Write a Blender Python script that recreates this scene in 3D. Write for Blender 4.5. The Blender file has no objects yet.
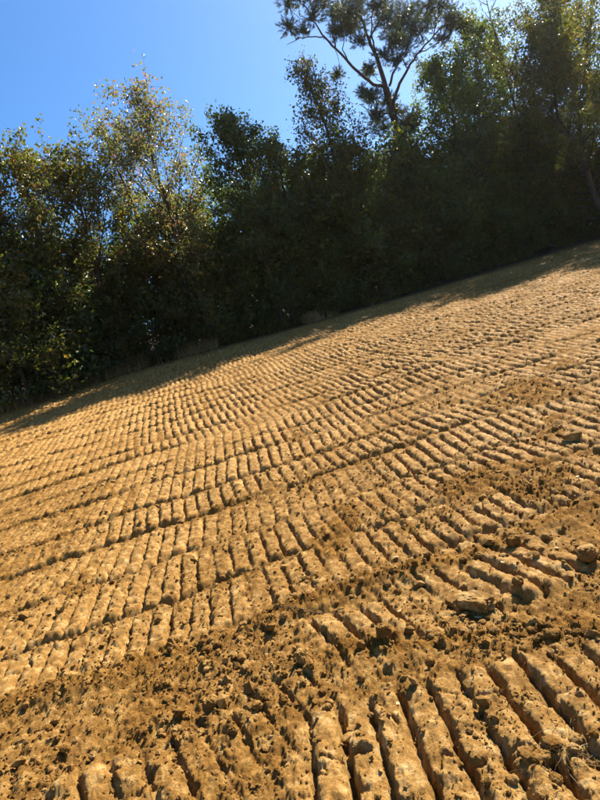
import bpy, math, random
import numpy as np
from mathutils import Matrix, Vector

S = bpy.context.scene
C = S.collection
rad = math.radians

# ------------------------------------------------------------------ camera
F_PX, ROLL, EYE = 601.0, rad(15.0), 1.55
cam_d = bpy.data.cameras.new('camera')
cam = bpy.data.objects.new('camera', cam_d); C.objects.link(cam)
cam_d.sensor_fit = 'VERTICAL'; cam_d.sensor_height = 24.0
cam_d.lens = 24.0 * F_PX / 800.0
cam_d.clip_start = 0.05; cam_d.clip_end = 2000.0
ca, sa = math.cos(ROLL), math.sin(ROLL)
cam.matrix_world = Matrix(((ca, sa, 0, 0), (0, 0, -1, 0), (-sa, ca, 0, EYE), (0, 0, 0, 1)))
S.camera = cam

# ------------------------------------------------------------------ sky, sun, exposure
SUN_AZ, SUN_EL = rad(45.0), rad(45.0)          # azimuth clockwise from +Y
W = bpy.data.worlds.new('World'); S.world = W; W.use_nodes = True
nt = W.node_tree; nt.nodes.clear()
sky = nt.nodes.new('ShaderNodeTexSky'); sky.sky_type = 'NISHITA'; sky.sun_disc = False
sky.sun_elevation = SUN_EL; sky.sun_rotation = SUN_AZ
sky.altitude = 0; sky.air_density = 1.2; sky.dust_density = 1.0; sky.ozone_density = 8.0
bg = nt.nodes.new('ShaderNodeBackground'); bg.inputs['Strength'].default_value = 0.056
out = nt.nodes.new('ShaderNodeOutputWorld')
sat = nt.nodes.new('ShaderNodeHueSaturation'); sat.inputs['Saturation'].default_value = 1.16
nt.links.new(sky.outputs[0], sat.inputs['Color']); nt.links.new(sat.outputs[0], bg.inputs[0]); nt.links.new(bg.outputs[0], out.inputs[0])
sd = bpy.data.lights.new('sun', 'SUN'); sd.energy = 5.0; sd.angle = rad(0.5); sd.color = (1.0, 0.91, 0.76)
sun = bpy.data.objects.new('sun', sd); C.objects.link(sun)
sdir = Vector((math.sin(SUN_AZ) * math.cos(SUN_EL), math.cos(SUN_AZ) * math.cos(SUN_EL), math.sin(SUN_EL)))
sun.rotation_euler = sdir.to_track_quat('Z', 'Y').to_euler(); sun.location = (20, 10, 30)
S.view_settings.view_transform = 'Standard'; S.view_settings.look = 'None'
S.view_settings.gamma = 1.0; S.view_settings.use_curve_mapping = False
S.view_settings.exposure = 1.85

# ------------------------------------------------------------------ noise
def hsh(ix, iy, s=0):
    a = (ix.astype(np.int64) * 374761393 + iy.astype(np.int64) * 668265263 + s * 2147483647 + 1013904223) & 0xFFFFFFFF
    a = ((a ^ (a >> 13)) * 1274126177) & 0xFFFFFFFF
    a = ((a ^ (a >> 16)) * 2246822519) & 0xFFFFFFFF
    return ((a ^ (a >> 15)) & 0xFFFFFF) / float(0x1000000)
def vnoise(x, y, s=0):
    ix = np.floor(x); iy = np.floor(y); fx = x - ix; fy = y - iy
    u = fx * fx * fx * (fx * (fx * 6 - 15) + 10); v = fy * fy * fy * (fy * (fy * 6 - 15) + 10)
    a = hsh(ix, iy, s); b = hsh(ix + 1, iy, s); c = hsh(ix, iy + 1, s); d = hsh(ix + 1, iy + 1, s)
    return (a + (b - a) * u + (c - a) * v + (a - b - c + d) * u * v) * 2 - 1
def fbm(x, y, s=0, o=4, g=.5):
    t = 0; am = 1; fr = 1; n = 0
    for k in range(o):
        cx, sx = math.cos(k * 1.1), math.sin(k * 1.1)
        t = t + am * vnoise((x * cx - y * sx) * fr + 17.3 * k, (x * sx + y * cx) * fr - 9.1 * k, s + k); n += am; am *= g; fr *= 2.03
    return t / n
def lumps(x, y, cell, s=0, dens=.7):
    """rounded crumbs: height (in cells) of the highest half-sunk ball of a jittered grid"""
    X = x / cell; Y = y / cell; ix = np.floor(X); iy = np.floor(Y); h = np.zeros_like(X)
    for dx in (-1, 0, 1):
        for dy in (-1, 0, 1):
            cx, cy = ix + dx, iy + dy
            r = .22 + .36 * hsh(cx, cy, s + 2)
            on = hsh(cx, cy, s + 3) < dens
            px = cx + .15 + .7 * hsh(cx, cy, s); py = cy + .15 + .7 * hsh(cx, cy, s + 1)
            e = .75 + .5 * hsh(cx, cy, s + 4)
            d2 = ((X - px) * e) ** 2 + ((Y - py) / e) ** 2
            h = np.maximum(h, np.where(on, np.sqrt(np.maximum(0, r * r - d2)), 0))
    return h
def sstep(a, b, x):
    t = np.clip((x - a) / (b - a), 0, 1); return t * t * (3 - 2 * t)

# ------------------------------------------------------------------ the shape of the land
def sp(t, k): return np.logaddexp(0, t / k) * k
def land(x, y):
    return .21 * sp(y - 3.2, 1.2) - .12 * sp(y - 70., 5.) - .085 * sp(y - 110., 8.)
def dist_poly(x, y, P):
    d = np.full_like(x, 1e9)
    for (ax, ay), (bx, by) in zip(P[:-1], P[1:]):
        ex, ey = bx - ax, by - ay
        t = np.clip(((x - ax) * ex + (y - ay) * ey) / (ex * ex + ey * ey), 0, 1)
        d = np.minimum(d, np.hypot(x - ax - t * ex, y - ay - t * ey))
    return d
PITCH = .142
BERM = [(-4.5, 3.2), (-2.9, 3.45), (-2.2, 3.58), (-1.6, 3.6), (-1.18, 3.72), (-.73, 3.70), (-.15, 3.87), (.57, 3.90), (1.44, 4.06), (3.0, 4.4)]
RUB = [(-.35, 3.2), (.13, 3.12), (.55, 3.0), (.8, 2.96), (1.1, 2.86), (1.6, 2.9), (2.4, 3.1)]
EDGES = [4.02, 4.80, 5.68, 6.62, 7.42, 8.36, 9.12, 9.98]
while EDGES[-1] < 34: EDGES.append(EDGES[-1] + .80 + .12 * math.sin(len(EDGES) * 2.3))
EDGES = np.array(EDGES)
def ribs(w, v, hw, seed, x, y):
    """relief left by a crawler track: w counts the shoes, v runs across the shoe (+-hw)"""
    w = w + .030 * vnoise(x * 2.7, y * 2.7, seed + 70) + .045 * vnoise(x * 13, y * 13, seed + 71) + .030 * vnoise(x * 31, y * 31, seed + 72)
    k = np.floor(w); p = w - k
    r1 = hsh(k, k * 0 + seed, 5); r2 = hsh(k, k * 0 + seed, 6); r3 = hsh(k, k * 0 + seed, 7)
    # narrow slot pressed by the grouser, a thin lip beside it, and a flat pad leaning away from the slot
    q = np.clip((p - .19) / .81, 0, 1)
    pad = (1 - np.abs(2 * q - 1) ** 3.4) * .021 - (q - .5) * (.004 + .014 * r1)
    slot = -np.exp(-(np.abs(p - .095) / .095) ** 2.4) * (.040 + .022 * r2)
    lip = np.exp(-((p - .975) / .022) ** 2) * .010 * (r3 > .4)
    h = pad + slot * (.8 + .35 * vnoise(x * 6, y * 6, seed + 75)) + lip + .018 * (r1 - .5)
    # each pad is broken across into two or three plates, standing uneven
    a = v / hw + .45 * (r2 - .5) + .12 * vnoise(x * 17, y * 17, seed + 78) - .16 * (q - .5) * (r3 - .3)
    n = 1.35 + .6 * r3; sg = np.floor(a * n); d = a * n - sg; d = np.minimum(d, 1 - d) / n * hw
    sh = hsh(k * 7 + sg, sg + seed, 8); s2 = hsh(k * 7 + sg, sg + seed, 9)
    h = h + (sh - .5) * .016 + (a * n - sg - .5) * (s2 - .4) * .030
    h = h - np.where(s2 > .2, .030, .008) * np.exp(-(d / .016) ** 2)
    # nicks of the shoe bolts
    for j, vc in enumerate((-.5, .15, .6)):
        hj = hsh(k, k * 0 + j + seed * 9, 8)
        vv = v / hw - vc - .3 * (hj - .5)
        h = h - np.where(hj > .45, .016, 0) * np.exp(-(vv / .05) ** 2 - ((q - .3 - .4 * r2) / .2) ** 2)
    return h, k
def ground(x, y):
    x = np.asarray(x, float); y = np.asarray(y, float)
    warp = .05 * vnoise(x * 1.3, y * 1.3, 11) + .035 * vnoise(x * 4, y * 4, 12)
    wx = x + .03 * vnoise(x * 5, y * 5, 13)
    big = fbm(x * .35, y * .35, 20, 3)
    h = land(x, y) + .05 * big * sstep(2, 6, y) + .02 * fbm(x * 1.1, y * 1.1, 24, 3)
    # long passes across the slope
    s = .155 + .06 * np.sin(y * .23 + .4)
    yy = y - s * x + warp + .25 * np.exp(-((x - 3.0) / 4) ** 2) * sstep(4, 9, y)
    bi = np.clip(np.searchsorted(EDGES, yy) - 1, 0, len(EDGES) - 2)
    e0 = EDGES[bi]; e1 = EDGES[bi + 1]; hw = (e1 - e0) / 2; v = yy - (e0 + e1) / 2
    bh = hsh(bi, bi * 0, 31)
    w = (x + .10 * v + .05 * (y - 5) + .16 * (bh - .5) * v) / PITCH + bh * 7
    rel, k = ribs(w, v, hw, 3, x, y + bi * 3.7)
    brk = hsh(k, bi, 33)
    worn = sstep(.15, .75, .5 + .75 * fbm(x * .55, y * .7, 40, 3) + .22 * sstep(-2.0, -3.4, x + .12 * y - .6) - .12)
    worn = worn * (1 - .55 * sstep(8, 13, y)); worn = np.maximum(worn * .72, np.where(brk < .06, .75, 0))
    edge = hw - np.abs(v)
    eh = hsh(np.where(v > 0, bi + 1, bi), bi * 0, 35)
    es = (.5 + .5 * eh) * sstep(-.9, 0., vnoise(x * 1.1 + eh * 30, y * .4, 41))
    lo = (yy - e0) + .018 * vnoise(x * 9, y * 9, 42)
    cut = -.10 * es * np.exp(-(lo / .045) ** 2) + .036 * es * np.exp(-((lo - .075) / .06) ** 2) + .022 * es * np.exp(-((lo + .06) / .05) ** 2)
    near_edge = np.exp(-((edge - .02) / .05) ** 2)
    h2 = rel * (1 - .9 * worn) * (1 - .8 * near_edge) * (1 + .85 * sstep(6, 14, y)) + cut + .012 * (bh - .5)
    loose = .20 + .50 * worn + .55 * es * np.exp(-(edge / .06) ** 2)
    # ---- loose cover drifting over the ribs
    drift = sstep(.14, .62, fbm(x * 1.7, y * 1.7, 44, 4) + .22 * np.exp(-((x - 1.9) / .9) ** 2 - ((y - 5.2) / 1.4) ** 2) + .10 * sstep(.02, .28, x / np.maximum(y, 1)) * sstep(4.4, 6, y) - .26 * sstep(8, 13, y))
    h2 = h2 * (1 - .6 * drift) + .015 * drift; loose = np.maximum(loose, drift * .95)
    # ---- foreground passes on other headings
    def patch(cx, cy, ang, hw, u0, u1, seed, soft=.07):
        t = rad(90 - ang + 90)
        tx, ty = math.cos(rad(ang)), math.sin(rad(ang))        # travel direction
        u = (x - cx) * tx + (y - cy) * ty; vv = -(x - cx) * ty + (y - cy) * tx
        j = .06 * fbm(x * 5, y * 5, 50 + seed, 3)
        m = sstep(0, soft, hw - np.abs(vv) + j) * sstep(0, soft * 1.5, u - u0 + j) * sstep(0, soft * 1.5, u1 - u + j)
        r, kk = ribs(u / PITCH, vv, hw, seed, x, y)
        return r, m, kk
    fg = sstep(.0, .22, 4.0 + .155 * x + .04 * vnoise(x * 3, y * 3, 60) - y)
    h2 = h2 * (1 - fg); loose = loose * (1 - fg) + (.72 + .35 * fbm(x * 1.9, y * 1.9, 68, 3)) * fg
    streak = fbm((x * .93 + y * .37) * 2.2, (-x * .37 + y * .93) * 11, 61, 3)
    h2 = h2 + fg * .028 * streak
    for a in ((.62, 3.52, 17, .40, -.95, .95, 5), (-.60, 2.60, 24, .50, -1.0, .50, 6), (.80, 2.10, 1.5, .70, -1.25, 2.0, 7), (-2.5, 2.7, 14, .45, -1.6, .9, 8)):
        r, m, kk = patch(*a)
        wr = sstep(.1, .7, .42 + fbm(x * 2.1, y * 2.1, 62 + a[6], 3) + (.05 if a[6] == 5 else .12 if a[6] == 6 else .28 if a[6] == 8 else -.30))
        m2 = m * (1 - .72 * wr)
        lift = .03 if a[6] != 7 else .0
        h2 = h2 * (1 - m2) + (r * 1.15 + lift) * m2
        loose = loose * (1 - m2 * .9)
    # ---- windrows of spilled soil
    db = dist_poly(x, y, BERM) + .05 * fbm(x * 3, y * 3, 63, 3)
    dr = dist_poly(x, y, RUB) + .06 * fbm(x * 3, y * 3, 64, 3)
    bm = np.exp(-(np.maximum(db, 0) / .125) ** 2); rm = np.exp(-(np.maximum(dr, 0) / .12) ** 2)
    h2 = h2 * (1 - .7 * bm) + .065 * bm * (.7 + .6 * vnoise(x * 2.3, y * 2.3, 65))
    h2 = h2 * (1 - .6 * rm) + .035 * rm * (.7 + .6 * vnoise(x * 2.3, y * 2.3, 66))
    loose = np.clip(np.maximum(loose, np.maximum(bm, rm)), 0, 1)
    # ---- under the trees the passes stop
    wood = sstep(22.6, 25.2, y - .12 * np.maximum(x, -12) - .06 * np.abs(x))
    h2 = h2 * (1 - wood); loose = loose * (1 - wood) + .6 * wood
    global WOOD
    WOOD = wood
    damp = np.clip(.55 * sstep(10, 17, y) * sstep(1, 7, x) * (.7 + .6 * fbm(x * .5, y * .8, 150, 3)), 0, 1)
    # ---- crumb
    lr = loose ** 1.3
    cr = np.zeros_like(x)
    n = (y < 14) & (y > .8)
    if n.any():
        xn, yn = x[n], y[n]
        cr[n] = .55 * sstep(.2, .7, vnoise(xn * 3.3, yn * 3.3, 99)) * lumps(xn + 9, yn, .045, 96, .25) * .03 + lr[n] * (lumps(xn, yn, .070, 80, .30) * .036 + lumps(xn + 5, yn, .034, 84, .55) * .022) \
              + (.5 + lr[n]) * lumps(xn, yn + 3, .017, 88, .55) * .010
    rid = (1 - np.abs(fbm(x * 19, y * 19, 101, 3)) * 2.2); pit = sstep(.25, .75, vnoise(x * 24, y * 24, 105)) * sstep(-.2, .5, vnoise(x * 3, y * 3, 106))
    far = 1 - .82 * sstep(7, 13, y)
    fine = far * .006 * rid - far * .011 * pit + far * fbm(x * 28, y * 28, 90, 3) * (.0085 + .009 * loose) + fbm(x * 9, y * 9, 94, 2) * .011 * (.35 + .65 * far) + far * np.abs(vnoise(x * 62, y * 62, 97)) * (.004 + .005 * loose) + far * vnoise(x * 118, y * 118, 98) * .0022
    return h + h2 + cr + fine, np.clip(np.maximum(loose, damp), 0, 1)
def gz(x, y): return float(ground(np.array([x]), np.array([y]))[0][0])
def px_dir(u, v):
    a = (u - 300) / F_PX; b = (400 - v) / F_PX
    return a * ca + b * sa, -a * sa + b * ca
def on_ground(u, v):
    X, Z = px_dir(u, v); t = np.linspace(.8, 60, 60000)
    i = int(np.argmax(EYE + t * Z < land(t * X, t))); return float(t[i] * X), float(t[i])

# ------------------------------------------------------------------ helpers
def tag(o, label=None, cat=None, group=None, kind=None):
    if label: o['label'] = label
    if cat: o['category'] = cat
    if group: o['group'] = group
    if kind: o['kind'] = kind
    return o
def mesh_np(name, V, Fq, mat, smooth=False, attr=None):
    """V (n,3); Fq: list of int arrays (m,3) / (m,4)"""
    Fq = [f for f in Fq if len(f)]
    me = bpy.data.meshes.new(name); V = np.ascontiguousarray(V, np.float32)
    loops = np.concatenate([f.ravel() for f in Fq]).astype(np.int32)
    tot = np.concatenate([np.full(len(f), f.shape[1], np.int32) for f in Fq])
    st = np.concatenate([[0], np.cumsum(tot)[:-1]]).astype(np.int32)
    me.vertices.add(len(V)); me.vertices.foreach_set('co', V.ravel())
    me.loops.add(len(loops)); me.loops.foreach_set('vertex_index', loops)
    me.polygons.add(len(tot)); me.polygons.foreach_set('loop_start', st); me.polygons.foreach_set('loop_total', tot)
    me.polygons.foreach_set('use_smooth', np.full(len(tot), smooth, bool))
    for k, a in (attr or {}).items():
        at = me.attributes.new(k, 'FLOAT', 'POINT'); at.data.foreach_set('value', np.ascontiguousarray(a, np.float32))
    me.update(calc_edges=True); me.validate()
    if mat: me.materials.append(mat)
    return me
def link(name, me, parent=None, loc=(0, 0, 0)):
    o = bpy.data.objects.new(name, me); C.objects.link(o); o.location = loc
    if parent: o.parent = parent
    return o

# ------------------------------------------------------------------ materials
def new_mat(name):
    m = bpy.data.materials.new(name); m.use_nodes = True; t = m.node_tree
    return m, t, t.nodes['Principled BSDF']
def N(t, kind, **kw):
    n = t.nodes.new(kind)
    for k, v in kw.items(): setattr(n, k, v)
    return n
def ramp(t, stops):
    r = N(t, 'ShaderNodeValToRGB'); e = r.color_ramp.elements
    while len(e) < len(stops): e.new(.5)
    for el, (p, c) in zip(e, stops): el.position = p; el.color = (*c, 1)
    return r
def soil_mat(name, attr=True):
    m, t, b = new_mat(name); L = t.links.new
    geo = N(t, 'ShaderNodeNewGeometry')
    def noise(scale, detail=5, rough=.6):
        n = N(t, 'ShaderNodeTexNoise'); n.inputs['Scale'].default_value = scale
        n.inputs['Detail'].default_value = detail; n.inputs['Roughness'].default_value = rough
        L(geo.outputs['Position'], n.inputs['Vector']); return n
    n1 = noise(1.3); n2 = noise(14, 6, .65); n3 = noise(95, 3)
    dry = ramp(t, [(.22, (.155, .070, .014)), (.5, (.32, .174, .046)), (.72, (.58, .39, .165))]); L(n2.outputs[0], dry.inputs[0])
    wet = ramp(t, [(.28, (.075, .030, .005)), (.5, (.180, .084, .015)), (.74, (.36, .20, .048))]); L(n2.outputs[0], wet.inputs[0])
    mix = N(t, 'ShaderNodeMix', data_type='RGBA')
    if attr:
        a = N(t, 'ShaderNodeAttribute', attribute_name='loose')
        add = N(t, 'ShaderNodeMath', operation='MULTIPLY_ADD'); L(n1.outputs[0], add.inputs[0]); add.inputs[1].default_value = 1.1; 
        sub = N(t, 'ShaderNodeMath', operation='SUBTRACT'); L(a.outputs['Fac'], sub.inputs[0]); sub.inputs[1].default_value = .50
        L(sub.outputs[0], add.inputs[2]); add.use_clamp = True; L(add.outputs[0], mix.inputs[0])
    else:
        oi = N(t, 'ShaderNodeObjectInfo'); L(oi.outputs['Random'], mix.inputs[0])
        if attr is None: L(n3.outputs[0], mix.inputs[0])
    L(dry.outputs[0], mix.inputs[6]); L(wet.outputs[0], mix.inputs[7])
    hsv = N(t, 'ShaderNodeHueSaturation'); L(mix.outputs[2], hsv.inputs['Color'])
    if attr:
        la = N(t, 'ShaderNodeAttribute', attribute_name='litter_shade'); lm = N(t, 'ShaderNodeMix', data_type='RGBA'); L(la.outputs['Fac'], lm.inputs[0])
        lc = ramp(t, [(.3, (.018, .012, .006)), (.55, (.05, .032, .015)), (.75, (.10, .062, .028))]); L(n2.outputs[0], lc.inputs[0])  # forest floor leaf brown, painted darker to imitate the shade under the trees
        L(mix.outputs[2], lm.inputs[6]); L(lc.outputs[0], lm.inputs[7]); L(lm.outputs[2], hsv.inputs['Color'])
    mr = N(t, 'ShaderNodeMapRange'); L(n3.outputs[0], mr.inputs[0]); mr.inputs[1].default_value = .25; mr.inputs[2].default_value = .75; mr.inputs[3].default_value = .62; mr.inputs[4].default_value = 1.32
    L(mr.outputs[0], hsv.inputs['Value']); L(hsv.outputs[0], b.inputs['Base Color'])
    b.inputs['Specular IOR Level'].default_value = .07; b.inputs['Diffuse Roughness'].default_value = 0.15
    rg = N(t, 'ShaderNodeMapRange'); L(mix.inputs[0].links[0].from_socket, rg.inputs[0]); rg.inputs[3].default_value = .65; rg.inputs[4].default_value = .95; L(rg.outputs[0], b.inputs['Roughness'])
    bn = noise(120, 5, .75); bp = N(t, 'ShaderNodeBump'); bp.inputs['Strength'].default_value = 1.0; bp.inputs['Distance'].default_value = .014
    L(bn.outputs[0], bp.inputs['Height']); L(bp.outputs[0], b.inputs['Normal'])
    return m
def leaf_mat(name, stops, trans=.35, gloss=.45):
    m, t, b = new_mat(name); L = t.links.new
    a = N(t, 'ShaderNodeAttribute', attribute_name='tint'); r = ramp(t, stops); L(a.outputs['Fac'], r.inputs[0])
    L(r.outputs[0], b.inputs['Base Color']); b.inputs['Roughness'].default_value = gloss * .8; b.inputs['Specular IOR Level'].default_value = .42
    tr = N(t, 'ShaderNodeBsdfTranslucent')
    h = N(t, 'ShaderNodeHueSaturation'); h.inputs['Value'].default_value = 1.7; h.inputs['Saturation'].default_value = 1.15; h.inputs['Hue'].default_value = .49
    L(r.outputs[0], h.inputs['Color']); L(h.outputs[0], tr.inputs['Color'])
    mx = N(t, 'ShaderNodeMixShader'); mx.inputs[0].default_value = trans
    L(b.outputs[0], mx.inputs[1]); L(tr.outputs[0], mx.inputs[2]); L(mx.outputs[0], t.nodes['Material Output'].inputs[0])
    return m
def bark_mat(name, c0, c1):
    m, t, b = new_mat(name); L = t.links.new
    tc = N(t, 'ShaderNodeTexCoord'); mp = N(t, 'ShaderNodeMapping'); mp.inputs['Scale'].default_value = (14, 14, 3)
    L(tc.outputs['Object'], mp.inputs[0]); n = N(t, 'ShaderNodeTexNoise'); n.inputs['Scale'].default_value = 1.5; n.inputs['Detail'].default_value = 6
    L(mp.outputs[0], n.inputs['Vector']); r = ramp(t, [(.35, c0), (.65, c1)]); L(n.outputs[0], r.inputs[0]); L(r.outputs[0], b.inputs['Base Color'])
    b.inputs['Roughness'].default_value = .9
    bp = N(t, 'ShaderNodeBump'); bp.inputs['Distance'].default_value = .03; L(n.outputs[0], bp.inputs['Height']); L(bp.outputs[0], b.inputs['Normal'])
    return m
M_SOIL = soil_mat('graded_soil'); M_CLOD = soil_mat('clod_soil', False); M_CRUMB = soil_mat('crumb_soil', None)
M_BARK = bark_mat('grey_bark', (.022, .017, .013), (.07, .058, .045))
M_PBARK = bark_mat('pine_bark', (.024, .016, .012), (.075, .052, .038))
LV = {
 'olive': leaf_mat('olive_leaf', [(0, (0.038, 0.060, 0.014)), (.6, (0.074, 0.096, 0.022)), (.9, (0.132, 0.126, 0.026)), (1, (0.192, 0.132, 0.036))], .5),
 'rust':  leaf_mat('bronze_leaf', [(0, (.042, .056, .014)), (.5, (.078, .085, .02)), (.85, (.13, .090, .024)), (1, (.17, .070, .028))], .5),
 'pale':  leaf_mat('pale_autumn_leaf', [(0, (.065, .080, .025)), (.5, (.12, .125, .042)), (.82, (.19, .14, .055)), (1, (.22, .10, .055))], .5),
 'dark':  leaf_mat('dark_leaf', [(0, (0.032, 0.055, 0.016)), (.7, (0.060, 0.085, 0.023)), (1, (0.103, 0.121, 0.032))], .46, .4),
 'green': leaf_mat('green_leaf', [(0, (0.041, 0.069, 0.016)), (.6, (0.078, 0.113, 0.025)), (1, (0.138, 0.149, 0.034))], .5),
 'gold':  leaf_mat('gold_leaf', [(0, (.050, .066, .016)), (.55, (.095, .100, .024)), (.88, (.16, .130, .03)), (1, (.20, .11, .035))], .52),
}
M_NEEDLE = leaf_mat('pine_needle', [(0, (.026, .042, .018)), (.7, (.048, .070, .028)), (1, (.08, .085, .04))], .3, .5)
M_STRAW = leaf_mat('dry_grass', [(0, (.20, .15, .06)), (.6, (.30, .23, .10)), (1, (.12, .13, .04))], .3, .6)
M_FALLEN = leaf_mat('fallen_leaf', [(0, (.42, .30, .14)), (.6, (.30, .18, .07)), (1, (.5, .4, .22))], .15, .6)

# ------------------------------------------------------------------ ground: one sheet, fine near the camera
def build_ground():
    th = np.concatenate([np.linspace(-180, -50, 30)[:-1], np.linspace(-50, -34.5, 30)[:-1], np.linspace(-34.5, 36, 600)[:-1], np.linspace(36, 50, 28)[:-1], np.linspace(50, 180, 30)[:-1]])
    rr = np.exp(np.linspace(math.log(1.25), math.log(28), 6000))
    el = np.degrees(np.arctan2(land(rr * 0, rr) - EYE, rr)); s = .41 * (el - el[0]) / (el[-1] - el[0]) + .06 * np.linspace(0, 1, 6000) + .53 * (rr - rr[0]) / (rr[-1] - rr[0])
    fine = np.interp(np.linspace(0, 1, 1110), s, rr)
    r = np.concatenate([[.12, .3, .5, .7, .9, 1.05, 1.15], fine, np.exp(np.linspace(math.log(28.4), math.log(420), 50))])
    T, R = np.meshgrid(np.radians(th), r); x = R * np.sin(T); y = R * np.cos(T)
    z, lo = ground(x.ravel(), y.ravel()); wd = np.append(WOOD, 0)
    V = np.column_stack([x.ravel(), y.ravel(), z]); n, k = len(r), len(th)
    i = np.arange(n - 1)[:, None] * k; j = np.arange(k)[None, :]; j2 = (j + 1) % k
    Q = np.stack([i + j, i + j2, i + k + j2, i + k + j], -1).reshape(-1, 4)
    V = np.vstack([V, [[0, 0, gz(0, 0)]]]); lo = np.append(lo, .5)
    Tr = np.stack([j2[0], j[0], np.full(k, len(V) - 1)], -1)
    me = mesh_np('ground', V, [Q[:, ::-1], Tr[:, ::-1]] if False else [Q, Tr], M_SOIL, True, {'loose': lo, 'litter_shade': wd})
    me.flip_normals() if me.polygons[len(me.polygons) // 2].normal.z < 0 else None
    tag(link('ground', me), 'tan graded soil slope pressed with crawler track marks', None, None, 'structure')
build_ground()

# ------------------------------------------------------------------ trees
def tube(P, R, n, VV, FF, base):
    P = np.asarray(P, float); R = np.asarray(R, float); m = len(P)
    T = np.gradient(P, axis=0); T /= np.linalg.norm(T, axis=1)[:, None] + 1e-9
    up = np.where(np.abs(T[:, 2:3]) > .9, np.array([[1., 0, 0]]), np.array([[0, 0, 1.]]))
    A = np.cross(T, up); A /= np.linalg.norm(A, axis=1)[:, None] + 1e-9
    for q in range(1, m):
        if A[q] @ A[q - 1] < 0: A[q] *= -1
    B = np.cross(T, A); a = np.linspace(0, 2 * math.pi, n, endpoint=False)
    V = P[:, None] + R[:, None, None] * (A[:, None] * np.cos(a)[None, :, None] + B[:, None] * np.sin(a)[None, :, None])
    VV.append(V.reshape(-1, 3)); i = np.arange(m - 1)[:, None] * n; j = np.arange(n)[None, :]; j2 = (j + 1) % n
    FF.append((np.stack([i + j, i + j2, i + n + j2, i + n + j], -1).reshape(-1, 4)) + base)
    return base + m * n
class Wood:
    def __init__(s): s.V = []; s.F = []; s.b = 0
    def add(s, P, R, n): s.b = tube(P, R, n, s.V, s.F, s.b)
    def mesh(s, name, mat): return mesh_np(name, np.vstack(s.V), [np.vstack(s.F)], mat, True)
def leaves_mesh(name, P, size, rs, mat, tint=None, up=.5, aspect=.62):
    P = np.asarray(P); n = len(P)
    nr = rs.normal(size=(n, 3)); nr[:, 2] += up; nr /= np.linalg.norm(nr, axis=1)[:, None]
    a = np.cross(nr, rs.normal(size=(n, 3))); a /= np.linalg.norm(a, axis=1)[:, None] + 1e-9
    b = np.cross(nr, a); L = (size * rs.uniform(.55, 1.3, n))[:, None]
    V = np.stack([P - a * L * .5, P + b * L * aspect * .5 + nr * L * .1 - a * L * .08, P + a * L * .5 - nr * L * .08, P - b * L * aspect * .5 + nr * L * .1 - a * L * .08], 1).reshape(-1, 3)
    Fq = np.arange(n * 4).reshape(-1, 4)
    F3 = np.concatenate([Fq[:, [0, 1, 2]], Fq[:, [0, 2, 3]]])
    if tint is None: tint = rs.uniform(0, 1, n)
    return mesh_np(name, V, [F3], mat, False, {'tint': np.repeat(np.clip(tint, 0, 1), 4)})
def curve(p, d, L, n, rs, bend=(0, 0, .25), wob=.12):
    pts = [p]; d = d / np.linalg.norm(d); q = p
    for _ in range(n):
        q = q + d * L / n; pts.append(q)
        d = d + np.array(bend) / n + rs.normal(size=3) * wob; d = d / np.linalg.norm(d)
    return np.array(pts)
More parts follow.
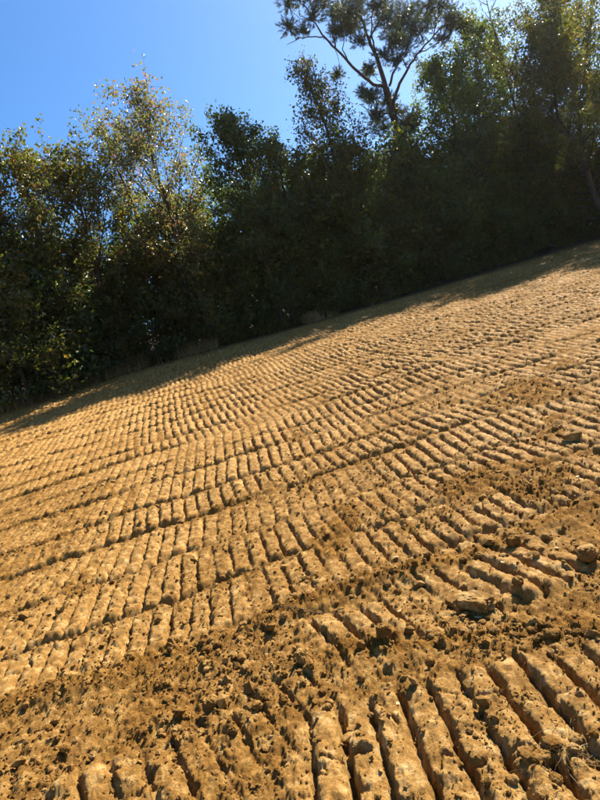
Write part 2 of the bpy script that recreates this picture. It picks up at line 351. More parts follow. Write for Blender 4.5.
def make_tree(seed, H, R, leaf, cb=.18, n1=34, n2=6, n3=5, nl=10, lsize=.12, r0=.14, up=(.25, 1.2), prof='oval', lean=(0, 0), tintb=0., spread=.13, thin_top=0., skirt=False):
    """returns (wood mesh, leaf mesh) with the root at the origin"""
    rs = np.random.default_rng(seed); w = Wood()
    t = np.linspace(0, 1, 10); wob = np.cumsum(rs.normal(size=(10, 2)) * .012 * H, axis=0); wob[0] = 0
    trunk = np.column_stack([lean[0] * t * t * H + wob[:, 0], lean[1] * t * t * H + wob[:, 1], t * H * .96])
    trunk[0, 2] = -.25
    w.add(trunk, r0 * (1 - t) ** .8 + .014, 8); P = []; PT = []
    for i in range(n1):
        s = cb + (1 - cb) * ((i + rs.uniform(0, 1)) / n1) ** .9; s = min(s, .985)
        k = min(int(s * 9), 8); fr = s * 9 - k; p = trunk[k] * (1 - fr) + trunk[k + 1] * fr
        z = (s - cb) / (1 - cb)
        pr = {'oval': (1 - abs(2 * z - .85) ** 2.2 * .42) * (1 - .55 * max(0, z - .6) / .4), 'cone': .25 + .9 * (1 - z) ** .8, 'vase': .45 + .6 * math.sin(math.pi * min(1, z * 1.05)) ** .7, 'skirt': 1.05 - .5 * z ** 2}[prof]
        az = i * 2.4 + rs.normal() * .4; e = up[0] + (up[1] - up[0]) * z + rs.normal() * .15
        L = R * pr * rs.uniform(.65, 1.15) * (1 if z < .9 else .7)
        d = np.array([math.cos(az) * math.cos(e), math.sin(az) * math.cos(e), math.sin(e)])
        B = curve(p, d, L, 5, rs, (0, 0, .35), .10); rb = max(.012, r0 * .34 * (1 - z * .75) * L / R)
        w.add(B, rb * np.linspace(1, .25, 6), 5)
        dens = 1 - thin_top * z
        for j in range(n2):
            q = .25 + .75 * (j + rs.uniform(0, 1)) / n2; kk = min(int(q * 5), 4); f2 = q * 5 - kk
            p2 = B[kk] * (1 - f2) + B[kk + 1] * f2; d2 = (B[kk + 1] - B[kk]); d2 = d2 / np.linalg.norm(d2) + rs.normal(size=3) * .62; d2[2] += .1
            L2 = L * rs.uniform(.22, .46) + .15; B2 = curve(p2, d2, L2, 3, rs, (0, 0, .15), .14)
            w.add(B2, max(.007, rb * .42) * np.linspace(1, .3, 4), 4)
            for m in range(n3):
                q3 = .2 + .8 * (m + rs.uniform(0, 1)) / n3; k3 = min(int(q3 * 3), 2); f3 = q3 * 3 - k3
                p3 = B2[k3] * (1 - f3) + B2[k3 + 1] * f3; d3 = (B2[k3 + 1] - B2[k3]); d3 = d3 / np.linalg.norm(d3) + rs.normal(size=3) * .8
                L3 = rs.uniform(.18, .5) * (.5 + .5 * min(1.3, L2)); B3 = curve(p3, d3, L3, 2, rs, (0, 0, -.1), .15)
                if rs.uniform() < .3: w.add(B3, np.array([.007, .005, .003]), 3)
                c = rs.poisson(nl * dens * rs.choice([.2, .9, 1.6]) * min(1.15, .25 + L / R))
                if c:
                    s4 = rs.uniform(.1, 1.15, c)[:, None]; P.append(B3[0] * (1 - s4) + B3[2] * s4 + rs.normal(size=(c, 3)) * spread)
                    PT.append(np.full(c, .38 + tintb + rs.normal() * .16) + rs.normal(size=c) * .22 + .12 * (z - .5))
    P = np.vstack(P); PT = np.concatenate(PT)
    if skirt:
        P[:, 2] = np.where(P[:, 2] < .04, rs.uniform(.02, .55, len(P)), P[:, 2])
    return w.mesh('trunk', M_BARK if leaf else M_PBARK), leaves_mesh('crown', P, lsize, rs, LV[leaf], PT)
def tree_at(name, label, u, v, Y, group=None, meshes=None, cat='tree', rz=0, H0=None, **kw):
    """stands at depth Y with its top where the photograph shows it"""
    X, Z = px_dir(u, v); x = X * Y; z0 = gz(x, Y); H = EYE + Z * Y - z0
    e = bpy.data.objects.new(name, None); C.objects.link(e); e.location = (x, Y, z0 - .02); e.rotation_euler = (0, 0, rz)
    tag(e, label, cat, group)
    if meshes is None: wm, lm = make_tree(H=H, **kw)
    else: wm, lm = meshes; s = H / H0; e.scale = (s * .5 + .5 * s, s, s)
    link('trunk', wm, e); link('crown', lm, e)
    return e, H

# front edge of the wood, left to right
tree_at('oak_tree', 'rusty brown oak whose crown is cut by the left edge of the picture', 12, 158, 24.6, seed=1, R=3.6, leaf='rust', cb=.16, n1=30, nl=16, lsize=0.149, lean=(.02, 0), tintb=-.02)
tree_at('oak_tree', 'spreading oak with dark bare limbs and bronze leaves, left of the tall pale tree', 66, 172, 25.2, seed=2, R=3.6, leaf='rust', cb=.22, n1=32, nl=15, lsize=0.149, r0=.17, tintb=-.02, up=(.35, 1.1))
tree_at('tulip_tree', 'tall sparse tree with pale orange leaves against blue sky', 146, 112, 25.4, seed=3, R=3.5, leaf='pale', cb=.2, n1=40, n2=6, nl=12, lsize=0.140, prof='vase', up=(.7, 1.25), thin_top=0.5, tintb=.08)
tree_at('tulip_tree', 'slim sparse tree with pale leaves, half hidden by the tall pale one', 116, 118, 26.6, seed=4, R=2.4, leaf='pale', cb=.3, n1=26, n2=5, nl=11, lsize=0.140, prof='vase', up=(.8, 1.3), thin_top=.4)
tree_at('evergreen_oak', 'dense dark green round-topped tree right of the pale tree', 230, 117, 25.6, seed=5, R=2.35, leaf='dark', cb=.2, n1=34, nl=18.9, lsize=0.140, prof='oval')
tree_at('hardwood_tree', 'small olive green tree between the dark round tree and the thin-topped tree', 272, 136, 26.4, seed=6, R=2.13, leaf='olive', cb=.15, n1=28, nl=14.9, lsize=0.130)
tree_at('sweetgum_tree', 'thin-topped tree with few dark reddish leaves left of the pine', 310, 62, 27.2, seed=7, R=3.0, leaf='rust', cb=.2, n1=36, nl=14, lsize=0.130, prof='cone', up=(.6, 1.2), thin_top=.35)
tree_at('hardwood_tree', 'yellow green leafy tree in front of the pine trunk', 350, 142, 26.8, seed=8, R=2.6, leaf='green', cb=.12, n1=32, nl=13.5, lsize=0.130, tintb=.1)
tree_at('hardwood_tree', 'broad green tree just right of the leaning pine', 446, 48, 29.6, seed=9, R=3.0, leaf='green', cb=.12, n1=46, nl=16.2, lsize=0.140)
tree_at('hardwood_tree', 'grey green tree behind the golden tree at the right', 470, 24, 31.2, seed=10, R=3.6, leaf='olive', cb=.15, n1=44, nl=16, lsize=0.140)
tree_at('hickory_tree', 'tall golden brown tree clothed with leaves to the ground at the right', 530, -24, 32.0, seed=11, R=4.0, leaf='gold', cb=.07, n1=60, n2=7, nl=18, lsize=0.130, prof='skirt')
tree_at('hickory_tree', 'leafy olive and gold tree at the right, lower than the tall golden one behind it', 556, 44, 28.4, seed=17, R=3.9, leaf='gold', cb=.05, n1=56, n2=7, nl=17, lsize=.135, prof='skirt', tintb=-.05)
tree_at('hickory_tree', 'golden tree cut by the right edge of the picture', 648, -60, 28.4, seed=12, R=3.8, leaf='gold', cb=.08, n1=54, nl=17, lsize=0.130, prof='skirt', tintb=-.1)
tree_at('evergreen_oak', 'dark tree whose top shows at the upper right corner', 590, -75, 32.5, seed=13, R=3.36, leaf='dark', cb=.12, n1=36, nl=16.2, lsize=0.149)
tree_at('hardwood_tree', 'olive tree beyond the right edge shading the upper slope', 705, -20, 27.6, seed=14, R=3.36, leaf='olive', cb=.1, n1=34, nl=14.9, lsize=0.149)
tree_at('hardwood_tree', 'olive tree just beyond the left edge', -62, 170, 22.6, seed=15, R=3.14, leaf='olive', cb=.1, n1=30, nl=14.9, lsize=0.149)

def tree_xy(name, label, x, y, H, **kw):
    e = bpy.data.objects.new(name, None); C.objects.link(e); e.location = (x, y, gz(x, y) - .02); tag(e, label, 'tree')
    wm, lm = make_tree(H=H, **kw); link('trunk', wm, e); link('crown', lm, e)
tree_xy('hardwood_tree', 'tree outside the right edge whose shadow falls across the upper right slope', 21.5, 27.5, 13, seed=16, R=3.4, leaf='olive', cb=.1, n1=34, nl=13, lsize=.16)

# pine: limbs traced on the photograph at the pine's own depth
def build_pine():
    rs = np.random.default_rng(77); Y0 = 30.5; Xb, Zb = px_dir(428, 282); x0 = Xb * Y0; z0 = gz(x0, Y0)
    e = bpy.data.objects.new('pine_tree', None); C.objects.link(e); e.location = (x0, Y0, z0 - .02)
    tag(e, 'tall forked pine with a leaning bare trunk above the tree line', 'tree')
    def at(zu, zv, dy=0.):                      # positions read in a 2.4x enlargement of the photograph
        X, Z = px_dir(250 + zu / 2.4, zv / 2.4); Y = Y0 + dy; return np.array([X * Y - x0, dy, EYE + Z * Y - z0 + .02])
    w = Wood()
    def limb(pts, r0, r1, n=7):
        A = np.array([at(*p) for p in pts]); s = np.linspace(0, len(A) - 1, len(A) * 3)
        B = np.column_stack([np.interp(s, np.arange(len(A)), A[:, c]) for c in range(3)])
        B[1:-1] = (B[:-2] + B[1:-1] * 2 + B[2:]) / 4; B[1:-1] += rs.normal(size=(len(B) - 2, 3)) * .02
        w.add(B, np.linspace(r0 * .85, r1 * .85, len(B)), n); return B
    root = np.array([0, 0, -.2]); A1 = at(375, 365)
    tr = [root, root * .4 + A1 * .35 + np.array([.1, 0, .2]), A1]
    B = np.array([np.array(tr[0]), (tr[0] + A1) / 2 + np.array([.12, 0, 0]), A1, at(357, 318), at(342, 272), at(326, 212)])
    w.add(B, np.array([.27, .24, .21, .195, .185, .17]), 10)
    ends = []
    for pts, r0, r1 in [
        ([(326, 212), (292, 200), (262, 172), (238, 152, -.3), (205, 115, -.6), (178, 88, -.8), (150, 48, -1), (128, 12, -1.2)], .11, .03),
        ([(326, 212), (313, 165), (300, 125, .3), (284, 96, .4), (272, 52, .5), (258, 8, .6), (250, -40, .7)], .15, .04),
        ([(342, 272), (349, 225, -.2), (362, 196, -.4), (378, 165, -.6), (402, 128, -.9), (440, 88, -1.1), (482, 45, -1.3)], .11, .03),
        ([(335, 205), (342, 180, .3), (356, 152, .5), (380, 110, .9), (392, 60, 1.1), (388, 10, 1.3)], .08, .025),
        ([(284, 96), (305, 60, .4), (322, 30, .6), (335, -20, .8)], .07, .02),
        ([(300, 125), (290, 80, -.3), (292, 40, -.5), (300, -10, -.7)], .06, .02),
        ([(178, 88, -.8), (140, 88, -1.2), (108, 96, -1.4), (88, 108, -1.6)], .04, .012),
        ([(205, 115, -.6), (195, 70, -.2), (205, 30, .1), (215, -10, .3)], .05, .015),
        ([(238, 152, -.3), (222, 120, -.8), (228, 85, -1.1), (232, 60, -1.3)], .04, .012),
        ([(378, 165, -.6), (360, 130, -1), (340, 110, -1.3)], .04, .012),
        ([(402, 128, -.9), (425, 120, -.5), (460, 95, -.2), (495, 70, 0)], .04, .012),
        ([(345, 275, 0), (310, 268, -.4), (280, 262, -.7), (262, 250, -.9)], .045, .014),
        ([(350, 295, 0), (318, 300, .4), (300, 285, .7)], .04, .012),
        ([(352, 300, 0), (375, 290, .3), (390, 270, .5)], .04, .012),
        ([(128, 12, -1.2), (110, -10, -1.4), (90, -5, -1.6)], .03, .01),
        ([(150, 48, -1), (120, 45, -.7), (92, 20, -.5)], .03, .01),
        ([(272, 52, .5), (240, 30, .9), (225, 0, 1.2)], .05, .015),
        ([(440, 88, -1.1), (448, 50, -1.4), (440, 10, -1.6)], .04, .012),
        ([(326, 212), (300, 185, .5), (285, 165, .7)], .03, .01),
        ([(205, 115, -.6), (215, 150, -.2), (210, 172, 0)], .02, .008),
    ]: ends.append(limb(pts, r0, r1))
    blobs = [(110, 20, 26), (92, 12, 16), (140, 15, 24), (160, 30, 20), (95, 105, 15), (125, 92, 12), (150, 70, 14), (215, 8, 26), (235, 30, 22), (205, 40, 16), (232, 72, 22), (222, 95, 18), (205, 78, 14), (250, 50, 20), (255, 8, 20), (300, 8, 26), (300, 45, 16), (330, 20, 22), (335, -10, 24), (355, 45, 24), (372, 20, 26), (395, 50, 26), (385, 78, 22), (360, 78, 18), (420, 25, 26), (410, 70, 22), (440, 60, 18), (470, 52, 18), (492, 32, 16), (488, 55, 14), (460, 95, 14), (440, 15, 20), (338, 120, 18), (320, 128, 16), (355, 128, 16), (340, 140, 12), (212, 168, 10), (290, 150, 12), (282, 170, 10), (265, 100, 14), (270, 215, 10), (295, 235, 16), (310, 262, 16), (330, 240, 14), (300, 290, 16), (350, 262, 12), (385, 272, 18), (370, 300, 20), (320, 305, 18), (392, 290, 14), (285, 255, 12), (240, -10, 24), (180, 0, 22), (270, -25, 26), (390, -15, 26)]
    tw = np.vstack(ends); PV = []; TI = []; k = 0; s = .0
    for zu, zv, r in blobs:
        c = at(zu, zv); nearest = tw[np.argmin(((tw - c) * np.array([1, .15, 1])) ** 2 @ np.ones(3))]; c[1] = nearest[1] + rs.normal() * .25
        w.add(curve(nearest, (c - nearest) + 1e-3, np.linalg.norm(c - nearest), 3, rs, (0, 0, .1), .05), np.array([.022, .016, .011, .008]), 4)
        rr = 1.4 * r / 2.4 * Y0 / F_PX
        for _ in range(int(42 + rr * 80)):
            g = rs.normal(size=3); g /= np.linalg.norm(g); p = c + g * rr * np.array([1, 1, .72]) * rs.uniform(.15, 2.0) ** .75
            w.add(np.array([c + (p - c) * .15, (c + p) / 2 + rs.normal(size=3) * .02, p]), np.array([.009, .007, .005]), 3)
            d0 = (p - c) / (np.linalg.norm(p - c) + 1e-9) + np.array([0, 0, .45]); d0 /= np.linalg.norm(d0)
            n = 30; o = p - d0 * rs.uniform(0, .22, n)[:, None]; d = d0 * .75 + rs.normal(size=(n, 3)) * .55; d /= np.linalg.norm(d, axis=1)[:, None]
            L = rs.uniform(.10, .19, n)[:, None]; sd = np.cross(d, rs.normal(size=(n, 3))); sd /= np.linalg.norm(sd, axis=1)[:, None]
            PV.append(np.stack([o - sd * .009, o + sd * .009, o + d * L + sd * .002], 1).reshape(-1, 3)); TI.append(np.full(n * 3, rs.uniform(.1, .9)))
    V = np.vstack(PV); link('trunk', w.mesh('trunk', M_PBARK), e)
    link('crown', mesh_np('crown', V, [np.arange(len(V)).reshape(-1, 3)], M_NEEDLE, False, {'tint': np.concatenate(TI)}), e)
build_pine()

# bare snag
def build_snag():
    rs = np.random.default_rng(5); Y = 29.4; X, Z = px_dir(484, -14); x = X * Y; z0 = gz(x, Y); H = EYE + Z * Y - z0
    e = bpy.data.objects.new('bare_tree', None); C.objects.link(e); e.location = (x, Y, z0 - .02)
    tag(e, 'slender leafless grey stem with bare twigs in front of the golden tree', 'tree')
    w = Wood(); t = np.linspace(0, 1, 9); tr = np.column_stack([-.9 * (1 - t) * 0 + np.cumsum(rs.normal(size=9) * .05), np.cumsum(rs.normal(size=9) * .05), t * H]); tr[0] = (0, 0, -.2)
    w.add(tr, .075 * (1 - t) ** .8 + .012, 6); b = Wood()
    for i in range(16):
        s = .5 + .49 * i / 16; k = min(int(s * 8), 7); p = tr[k] + (tr[k + 1] - tr[k]) * (s * 8 - k)
        a = i * 2.4; B = curve(p, np.array([math.cos(a), math.sin(a), 1.1]), rs.uniform(.7, 1.8), 5, rs, (0, 0, .2), .1); b.add(B, np.linspace(.022, .007, 6), 4)
        for j in range(4):
            b.add(curve(B[1 + j], B[1 + j] - B[j] + rs.normal(size=3) * .25, rs.uniform(.3, .7), 3, rs), np.linspace(.010, .004, 4), 3)
    link('trunk', w.mesh('trunk', M_BARK), e); link('branches', b.mesh('branches', M_BARK), e)
build_snag()

ORD = 'first second third fourth fifth sixth seventh eighth ninth tenth eleventh twelfth thirteenth fourteenth fifteenth sixteenth seventeenth eighteenth nineteenth twentieth twenty-first twenty-second twenty-third twenty-fourth twenty-fifth twenty-sixth'.split()
# trees standing behind the edge: four crowns, each copy turned and sized on its own
back = [(make_tree(100 + k, 12., 3.0, lf, cb=.1, n1=34, n2=6, n3=4, nl=7, lsize=.17), 12.) for k, lf in enumerate(('dark', 'olive', 'dark', 'green'))]
rr_ = random.Random(4)
for i, (u, v, Y) in enumerate([(-30, 205, 29), (30, 190, 29), (85, 215, 30), (125, 190, 30), (172, 190, 30), (205, 170, 33), (250, 165, 31), (290, 160, 33), (330, 150, 32), (372, 150, 34), (400, 130, 33), (445, 80, 35), (500, 20, 34), (550, -20, 36), (620, -10, 37), (690, -20, 36)]):
    tree_at('forest_tree', f'{("dark", "olive", "deep green", "bright green")[i % 4]} leafy tree, {ORD[i]} from the left in the back row of the wood', u, v, Y, 'trees deeper in the wood', meshes=back[i % 4][0], H0=12., rz=rr_.uniform(0, 6.28))

# undergrowth along the edge
bush = [make_tree(200 + k, 3.0, 1.45, lf, cb=.02, n1=36, n2=5, n3=4, nl=12, lsize=.115, r0=.035, up=(-.05, 1.2), prof='skirt', skirt=True) for k, lf in enumerate(('dark', 'olive', 'dark', 'green', 'gold'))]
def edge_y(x): return 25.0 + (.33 * max(0, x - 1) if x < 17 else 5.3) - max(0, -6 - x) * .75
HUE = ('dark green', 'olive', 'deep green', 'bright green', 'golden')
k = 0; x = -12.0
while x < 19:
    for row in (0, 1):
        y = edge_y(x) + (.9 if row == 0 else 2.6) + rr_.uniform(-.4, .5); xx = x + rr_.uniform(-.4, .4) + row * .6; hgt = rr_.uniform(2.4, 4.2) if row == 0 else rr_.uniform(3.8, 6.0)
        kind = rr_.choice([0, 3, 1, 4, 3, 1]) if not (row == 0 and k % 9 == 4) else 4
        e = bpy.data.objects.new('shrub', None); C.objects.link(e); e.location = (xx, y, gz(xx, y) - .02); e.rotation_euler = (0, 0, rr_.uniform(0, 6.28))
        s = hgt / 3.0; e.scale = (s * 1.0, s * 1.0, s)
        tag(e, f'{HUE[kind]} leafy shrub on the soil edge, {ORD[k]} from the left in the front row' if row == 0 else f'taller {HUE[kind]} shrub, {ORD[k]} from the left in the row behind the front shrubs', 'shrub', 'front shrubs along the wood edge' if row == 0 else 'shrubs behind the front shrubs')
        link('stems', bush[kind][0], e); link('foliage', bush[kind][1], e)
    k += 1; x += 1.25

# pale shrub at the left margin
e_, _ = tree_at('shrub', 'bright pale green shrub cut by the left margin, catching the sun', -6, 288, 21.6, meshes=bush[4], H0=3.0, cat='shrub')

# ------------------------------------------------------------------ grass strip on the edge
def build_grass():
    rs = np.random.default_rng(9); n = 15000; x = rs.uniform(-13, 4, n); y = np.array([edge_y(a) for a in x]) + rs.normal(.1, .45, n)
    m = (fbm(x * .6, y * .6, 130, 3) + .45 * np.exp(-((x + 6.5) / 3) ** 2) > .25); x, y = x[m], y[m]; n = len(x)
    z = ground(x, y)[0] - .01; h = rs.uniform(.12, .5, n) * (1 + .4 * np.exp(-((x + 6.5) / 2.5) ** 2)); a = rs.uniform(0, 6.28, n); l = rs.uniform(.1, .6, n) * h
    p = np.column_stack([x, y, z]); sx = np.column_stack([-np.sin(a), np.cos(a), 0 * a]) * .012; tip = p + np.column_stack([np.cos(a) * l, np.sin(a) * l, h])
    mid = (p + tip) / 2 + np.array([0, 0, 1]) * (h * .12)[:, None]
    V = np.stack([p - sx, p + sx, mid + sx * .7, mid - sx * .7, tip], 1).reshape(-1, 3); b = np.arange(n)[:, None] * 5
    tag(link('edge_grass', mesh_np('edge_grass', V, [b + np.array([0, 1, 2, 3]), b + np.array([3, 2, 4])], M_STRAW, False, {'tint': np.repeat(rs.uniform(0, 1, n), 5)})), 'dry grass and weeds between the soil and the wood', 'grass', None, 'stuff')
build_grass()
def build_weeds():
    rs = np.random.default_rng(19); n = 2600; x = rs.uniform(-15, 19, n); y = np.array([edge_y(a) for a in x]) + rs.normal(.35, .4, n) + .5 * fbm(x * .8, x * 0, 131, 3)
    m = fbm(x * .9, y * .9, 132, 3) > -.12; x, y = x[m], y[m]; z = ground(x, y)[0]; P = []
    hh = rs.uniform(.1, .55, len(x)) * (.6 + .8 * hsh(np.floor(x * 1.3), np.floor(y * 1.3), 7))
    for a, b, c, h in zip(x, y, z, hh):
        k = int(rs.integers(6, 13)); P.append(np.column_stack([a + rs.normal(size=k) * .09, b + rs.normal(size=k) * .09, c + rs.uniform(.01, 1, k) * h]))
    P = np.vstack(P); me = leaves_mesh('edge_weeds', P, .085, rs, LV['olive'], rs.uniform(0, 1, len(P)))
    tag(link('edge_weeds', me), 'ragged low green weeds at the foot of the wood', 'weeds', None, 'stuff')
build_weeds()

# ------------------------------------------------------------------ clods
ICO_V = None
def ico():
    global ICO_V
    p = (1 + 5 ** .5) / 2
    v = np.array([(-1, p, 0), (1, p, 0), (-1, -p, 0), (1, -p, 0), (0, -1, p), (0, 1, p), (0, -1, -p), (0, 1, -p), (p, 0, -1), (p, 0, 1), (-p, 0, -1), (-p, 0, 1)]) / math.sqrt(1 + p * p)
    f = np.array([(0, 11, 5), (0, 5, 1), (0, 1, 7), (0, 7, 10), (0, 10, 11), (1, 5, 9), (5, 11, 4), (11, 10, 2), (10, 7, 6), (7, 1, 8), (3, 9, 4), (3, 4, 2), (3, 2, 6), (3, 6, 8), (3, 8, 9), (4, 9, 5), (2, 4, 11), (6, 2, 10), (8, 6, 7), (9, 8, 1)])
    return v, f
def subdiv(v, f):
    v = list(map(tuple, v)); c = {}; o = []
    def mid(a, b):
        k = (min(a, b), max(a, b))
        if k not in c: m = (np.array(v[a]) + np.array(v[b])); v.append(tuple(m / np.linalg.norm(m))); c[k] = len(v) - 1
        return c[k]
    for a, b, d in f:
        x, y, z = mid(a, b), mid(b, d), mid(d, a); o += [(a, x, z), (x, b, y), (z, y, d), (x, y, z)]
    return np.array(v), np.array(o)
OCT = (np.array([(1, 0, 0), (-1, 0, 0), (0, 1, 0), (0, -1, 0), (0, 0, 1), (0, 0, -1)], float), np.array([(0, 2, 4), (2, 1, 4), (1, 3, 4), (3, 0, 4), (2, 0, 5), (1, 2, 5), (3, 1, 5), (0, 3, 5)]))
def build_crumbs(name, label, shape, n0, rmax, base, gain, mu, sig, lo_, hi_, seed):
    rs = np.random.default_rng(seed); v, f = shape; nv = len(v)
    r = np.exp(rs.uniform(math.log(1.6), math.log(rmax), n0)); th = np.radians(rs.uniform(-38, 39, n0)); x = r * np.sin(th); y = r * np.cos(th)
    z, lo = ground(x, y); keep = rs.uniform(0, 1, n0) < (base + gain * lo ** 1.6) * (.35 + 1.3 * sstep(-.3, .5, fbm(x * 3, y * 3, 140, 3))); x, y, r, z = x[keep], y[keep], r[keep], z[keep]; n = len(x)
    sz = np.clip(np.exp(rs.normal(math.log(mu), sig, n)) * (.75 + .09 * r), lo_, hi_)
    V = v[None] * (1 + rs.normal(size=(n, nv, 1)) * .22) * sz[:, None, None] * rs.uniform(.65, 1.3, (n, 1, 3))
    q = rs.normal(size=(n, 3, 3)); q, _ = np.linalg.qr(q); V = np.einsum('nij,nvj->nvi', q, V)
    V = V * np.array([1, 1, .85]) + np.column_stack([x, y, z + sz * .3])[:, None]
    F_ = (f[None] + np.arange(n)[:, None, None] * nv).reshape(-1, 3)
    tag(link(name, mesh_np(name, V.reshape(-1, 3), [F_], M_CRUMB, False)), label, 'soil', None, 'stuff')
build_crumbs('soil_crumbs', 'loose crumbs of soil strewn over the track marks', ico(), 60000, 9.0, .05, .40, .0062, .60, .003, .036, 21)
build_crumbs('soil_grit', 'fine grit and crumbled soil dusting the ribs', OCT, 90000, 10.0, .16, .40, .0042, .45, .002, .014, 22)
def clod_mesh(seed, sx, sy, sz, block=.0, sub=3):
    rs = np.random.default_rng(seed); v, f = ico()
    for _ in range(sub): v, f = subdiv(v, f)
    if block: 
        m = np.abs(v).max(axis=1)[:, None]; v = v * (1 - block) + (v / m) * block * .82
    o = rs.uniform(0, 90, 3)
    n1 = fbm(v[:, 0] * 1.7 + o[0] + v[:, 2] * 1.3, v[:, 1] * 1.7 + o[1] - v[:, 2], seed, 3); n2 = fbm(v[:, 0] * 6 + o[1] + v[:, 2] * 5, v[:, 1] * 6 - v[:, 2] * 4, seed + 9, 3)
    v = v * (1 + .20 * n1 + .17 * n2)[:, None] * np.array([sx, sy, sz])
    return mesh_np('soil_clod', v, [f], M_CLOD, False)
def clod(u, v, label, sx, sy, sz, rz=0, rx=0, block=0., seed=1, group=None, sink=.35, sub=3):
    x, y = on_ground(u, v); o = link('soil_clod', clod_mesh(seed, sx, sy, sz, block, sub)); o.location = (x, y, gz(x, y) + sz * (1 - 2 * sink)); o.rotation_euler = (rx, 0, rz)
    return tag(o, label, 'clod', group)
clod(478, 612, 'big flat slab of compacted soil tipped over a dark gap', .125, .062, .040, rad(-52), rad(8), .75, 1, sink=.15)
clod(573, 440, 'dark squared block of soil alone on the upper right ribs', .055, .10, .042, rad(70), 0, .8, 2, sink=.15)
clod(517, 553, 'upright dark lump on the right end of the crumbled windrow', .05, .04, .045, .3, 0, .4, 3, sink=.2)
clod(590, 566, 'largest lump at the right edge of the picture on the windrow', .07, .05, .045, .8, 0, .4, 4, sink=.2)
clod(522, 598, 'rounded lump right of the tipped slab', .035, .03, .026, .5, 0, .1, 5, sink=.2)
clod(388, 648, 'blocky lump where the two foreground passes meet', .04, .035, .035, .2, 0, .5, 6, sink=.2)
clod(213, 712, 'dark lump at the head of the lower left ribs', .045, .04, .04, .6, 0, .3, 7, sink=.2)
clod(305, 668, 'angular lump among the lower middle ribs beside a deep gap', .04, .028, .035, 1., 0, .5, 8, sink=.2)
clod(545, 760, 'crumbly lump under the straw at the bottom right corner', .05, .04, .03, .4, 0, .2, 9, sink=.25)
clod(432, 668, 'small pale lump at the upper end of a bottom rib', .025, .02, .02, .4, 0, .2, 10, sink=.2)
protos = [clod_mesh(40 + k, .022, .019, .015, .25 * (k % 2), 2) for k in range(5)]
def scatter(n, path, spread, label, group, seed):
    rs = np.random.default_rng(seed)
    for i in range(n):
        a = rs.integers(0, len(path) - 1); t = rs.uniform(); u = path[a][0] * (1 - t) + path[a + 1][0] * t + rs.normal() * spread * 1.5; v = path[a][1] * (1 - t) + path[a + 1][1] * t + rs.normal() * spread
        x, y = on_ground(u, v); s = rs.uniform(.5, 1.45)
        o = link('soil_clod', protos[i % 5]); o.location = (x, y, gz(x, y) + .006 * s); o.rotation_euler = (rs.uniform(-.3, .3), rs.uniform(-.3, .3), rs.uniform(0, 6.28)); o.scale = (s, s, s)
        tag(o, label, 'clod', group)
scatter(46, [(0, 712), (100, 688), (170, 655), (240, 640), (330, 602)], 9, 'small clod on the crumbled windrow at the left', 'clods on the left windrow', 1)
scatter(34, [(330, 602), (440, 572), (590, 540)], 9, 'small clod on the crumbled windrow at the right', 'clods on the right windrow', 2)
scatter(34, [(380, 640), (520, 632), (598, 650)], 10, 'small clod in the rubble above the bottom right ribs', 'clods in the right rubble', 3)
scatter(40, [(20, 760), (120, 730), (220, 700), (330, 690)], 22, 'small clod in the churned soil at the lower left', 'clods in the lower left churn', 4)
scatter(16, [(500, 775), (590, 755)], 9, 'small clod around the straw at the bottom right', 'clods by the straw', 5)

# ------------------------------------------------------------------ straw tuft, twig, sprout, fallen leaves
def build_straw(u, v, n, r, hmax, name, label, seed, cat):
    rs = np.random.default_rng(seed); x0, y0 = on_ground(u, v); w = []; F_ = []; b = 0; z0 = gz(x0, y0)
    for i in range(n):
        a = rs.uniform(0, 6.28); d = abs(rs.normal()) * r * .5; p = np.array([math.cos(a) * d, math.sin(a) * d, 0]); p[2] = gz(x0 + p[0], y0 + p[1]) - z0 - .004
        B = curve(p, np.array([rs.normal(), rs.normal(), rs.uniform(.2, 1.2)]), rs.uniform(.4, 1) * hmax, 4, rs, (0, 0, -.7), .18); b = tube(B, np.linspace(.0013, .0006, 5), 3, w, F_, b)
    V = np.vstack(w); me = mesh_np(name, V, [np.vstack(F_)], M_STRAW, False, {'tint': rs.uniform(0, .6, len(V))})
    tag(link(name, me, None, (x0, y0, z0)), label, cat, None, 'stuff' if n > 20 else None)
build_straw(560, 768, 90, .20, .11, 'straw_tuft', 'tangle of dry straw and rootlets at the bottom right corner', 3, 'straw')
build_straw(426, 592, 5, .02, .10, 'weed_sprout', 'thin dry weed stalk standing by the windrow', 4, 'weed')
def build_root():
    P = []
    for u, v in [(262, 622), (290, 619), (320, 616), (346, 615)]:
        x, y = on_ground(u, v); P.append((x, y, gz(x, y) + .006))
    P = np.array(P); s = np.linspace(0, 3, 24); B = np.column_stack([np.interp(s, range(4), P[:, c]) for c in range(3)]); B[:, 2] = ground(B[:, 0], B[:, 1])[0] + .003
    B[1:-1, 2] = (B[:-2, 2] + B[1:-1, 2] + B[2:, 2]) / 3 + .003
    w = Wood(); o = B[0].copy(); w.add(B - o, np.linspace(.0012, .0032, 24), 6); tag(link('root', w.mesh('root', M_PBARK), None, tuple(o)), 'dark thin root lying below the middle ribs', 'root')
build_root()
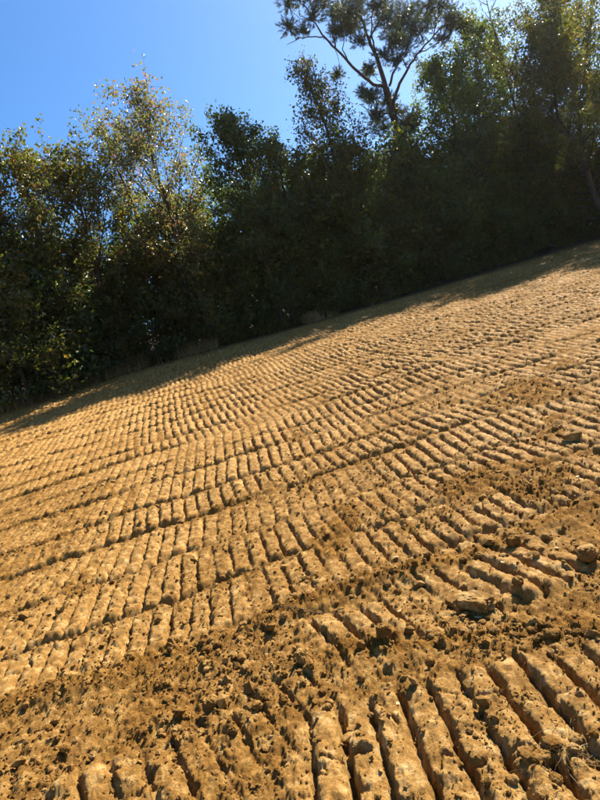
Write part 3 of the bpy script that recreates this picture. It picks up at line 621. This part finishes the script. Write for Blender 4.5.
def leaf_one(u, v, size, rz, label, tint, group=None):
    x, y = on_ground(u, v); g = np.linspace(-1, 1, 7); V = []; 
    out_ = [(0, -1), (.35, -.75), (.62, -.3), (.5, 0), (.75, .3), (.35, .45), (.12, .95), (-.12, .95), (-.35, .45), (-.75, .3), (-.5, 0), (-.62, -.3), (-.35, -.75)]
    V = np.array([(0, 0, .06)] + [(a, b, .16 * abs(a) + .1 * b * b) for a, b in out_]) * size * .5; n = len(out_)
    Fq = np.array([(0, 1 + i, 1 + (i + 1) % n) for i in range(n)])
    o = link('fallen_leaf', mesh_np('fallen_leaf', V, [Fq], M_FALLEN, False, {'tint': np.full(len(V), tint)})); o.location = (x, y, gz(x, y) + .004); o.rotation_euler = (.1, .1, rz); tag(o, label, 'leaf', group)
leaf_one(13, 614, .085, 1.0, 'pale dry leaf on worn soil near the left edge', .05)
leaf_one(50, 616, .05, 2.0, 'small cream leaf right of the pale leaf at the left edge', .95)
leaf_one(398, 706, .03, .5, 'tan leaf scrap on a bottom middle rib', .2)
rs_ = np.random.default_rng(31)
for i in range(26):
    u, v = rs_.uniform(10, 590), rs_.uniform(430, 640)
    if v > 420: leaf_one(u, v, rs_.uniform(.025, .05), rs_.uniform(0, 6.28), 'tiny dry leaf scrap blown onto the track ribs', rs_.uniform(), 'leaf scraps on the slope')
def build_glare_veil():  # added volume of scattering air, standing in for glare in the lens
    x0, x1, y0, y1, z0, z1 = -440, 440, -440, 440, -3.0, 32.0
    v = [(a, b, c) for a in (x0, x1) for b in (y0, y1) for c in (z0, z1)]
    me = bpy.data.meshes.new('glare_veil'); me.from_pydata(v, [], [(0, 1, 3, 2), (4, 6, 7, 5), (0, 4, 5, 1), (2, 3, 7, 6), (0, 2, 6, 4), (1, 5, 7, 3)]); me.update()
    m = bpy.data.materials.new('glare_veil'); m.use_nodes = True; t = m.node_tree; t.nodes.clear()
    o = t.nodes.new('ShaderNodeOutputMaterial'); p = t.nodes.new('ShaderNodeVolumePrincipled')
    p.inputs['Color'].default_value = (.93, .96, 1, 1); p.inputs['Density'].default_value = GLARE_DENSITY; p.inputs['Anisotropy'].default_value = .78
    t.links.new(p.outputs[0], o.inputs['Volume']); me.materials.append(m); tag(link('glare_veil', me), 'thin air volume added to stand in for lens glare', 'glare_veil', None, 'stuff')
GLARE_DENSITY = .00013
build_glare_veil()
print('tris', sum(len(m.loops) - 2 * len(m.polygons) for m in bpy.data.meshes))
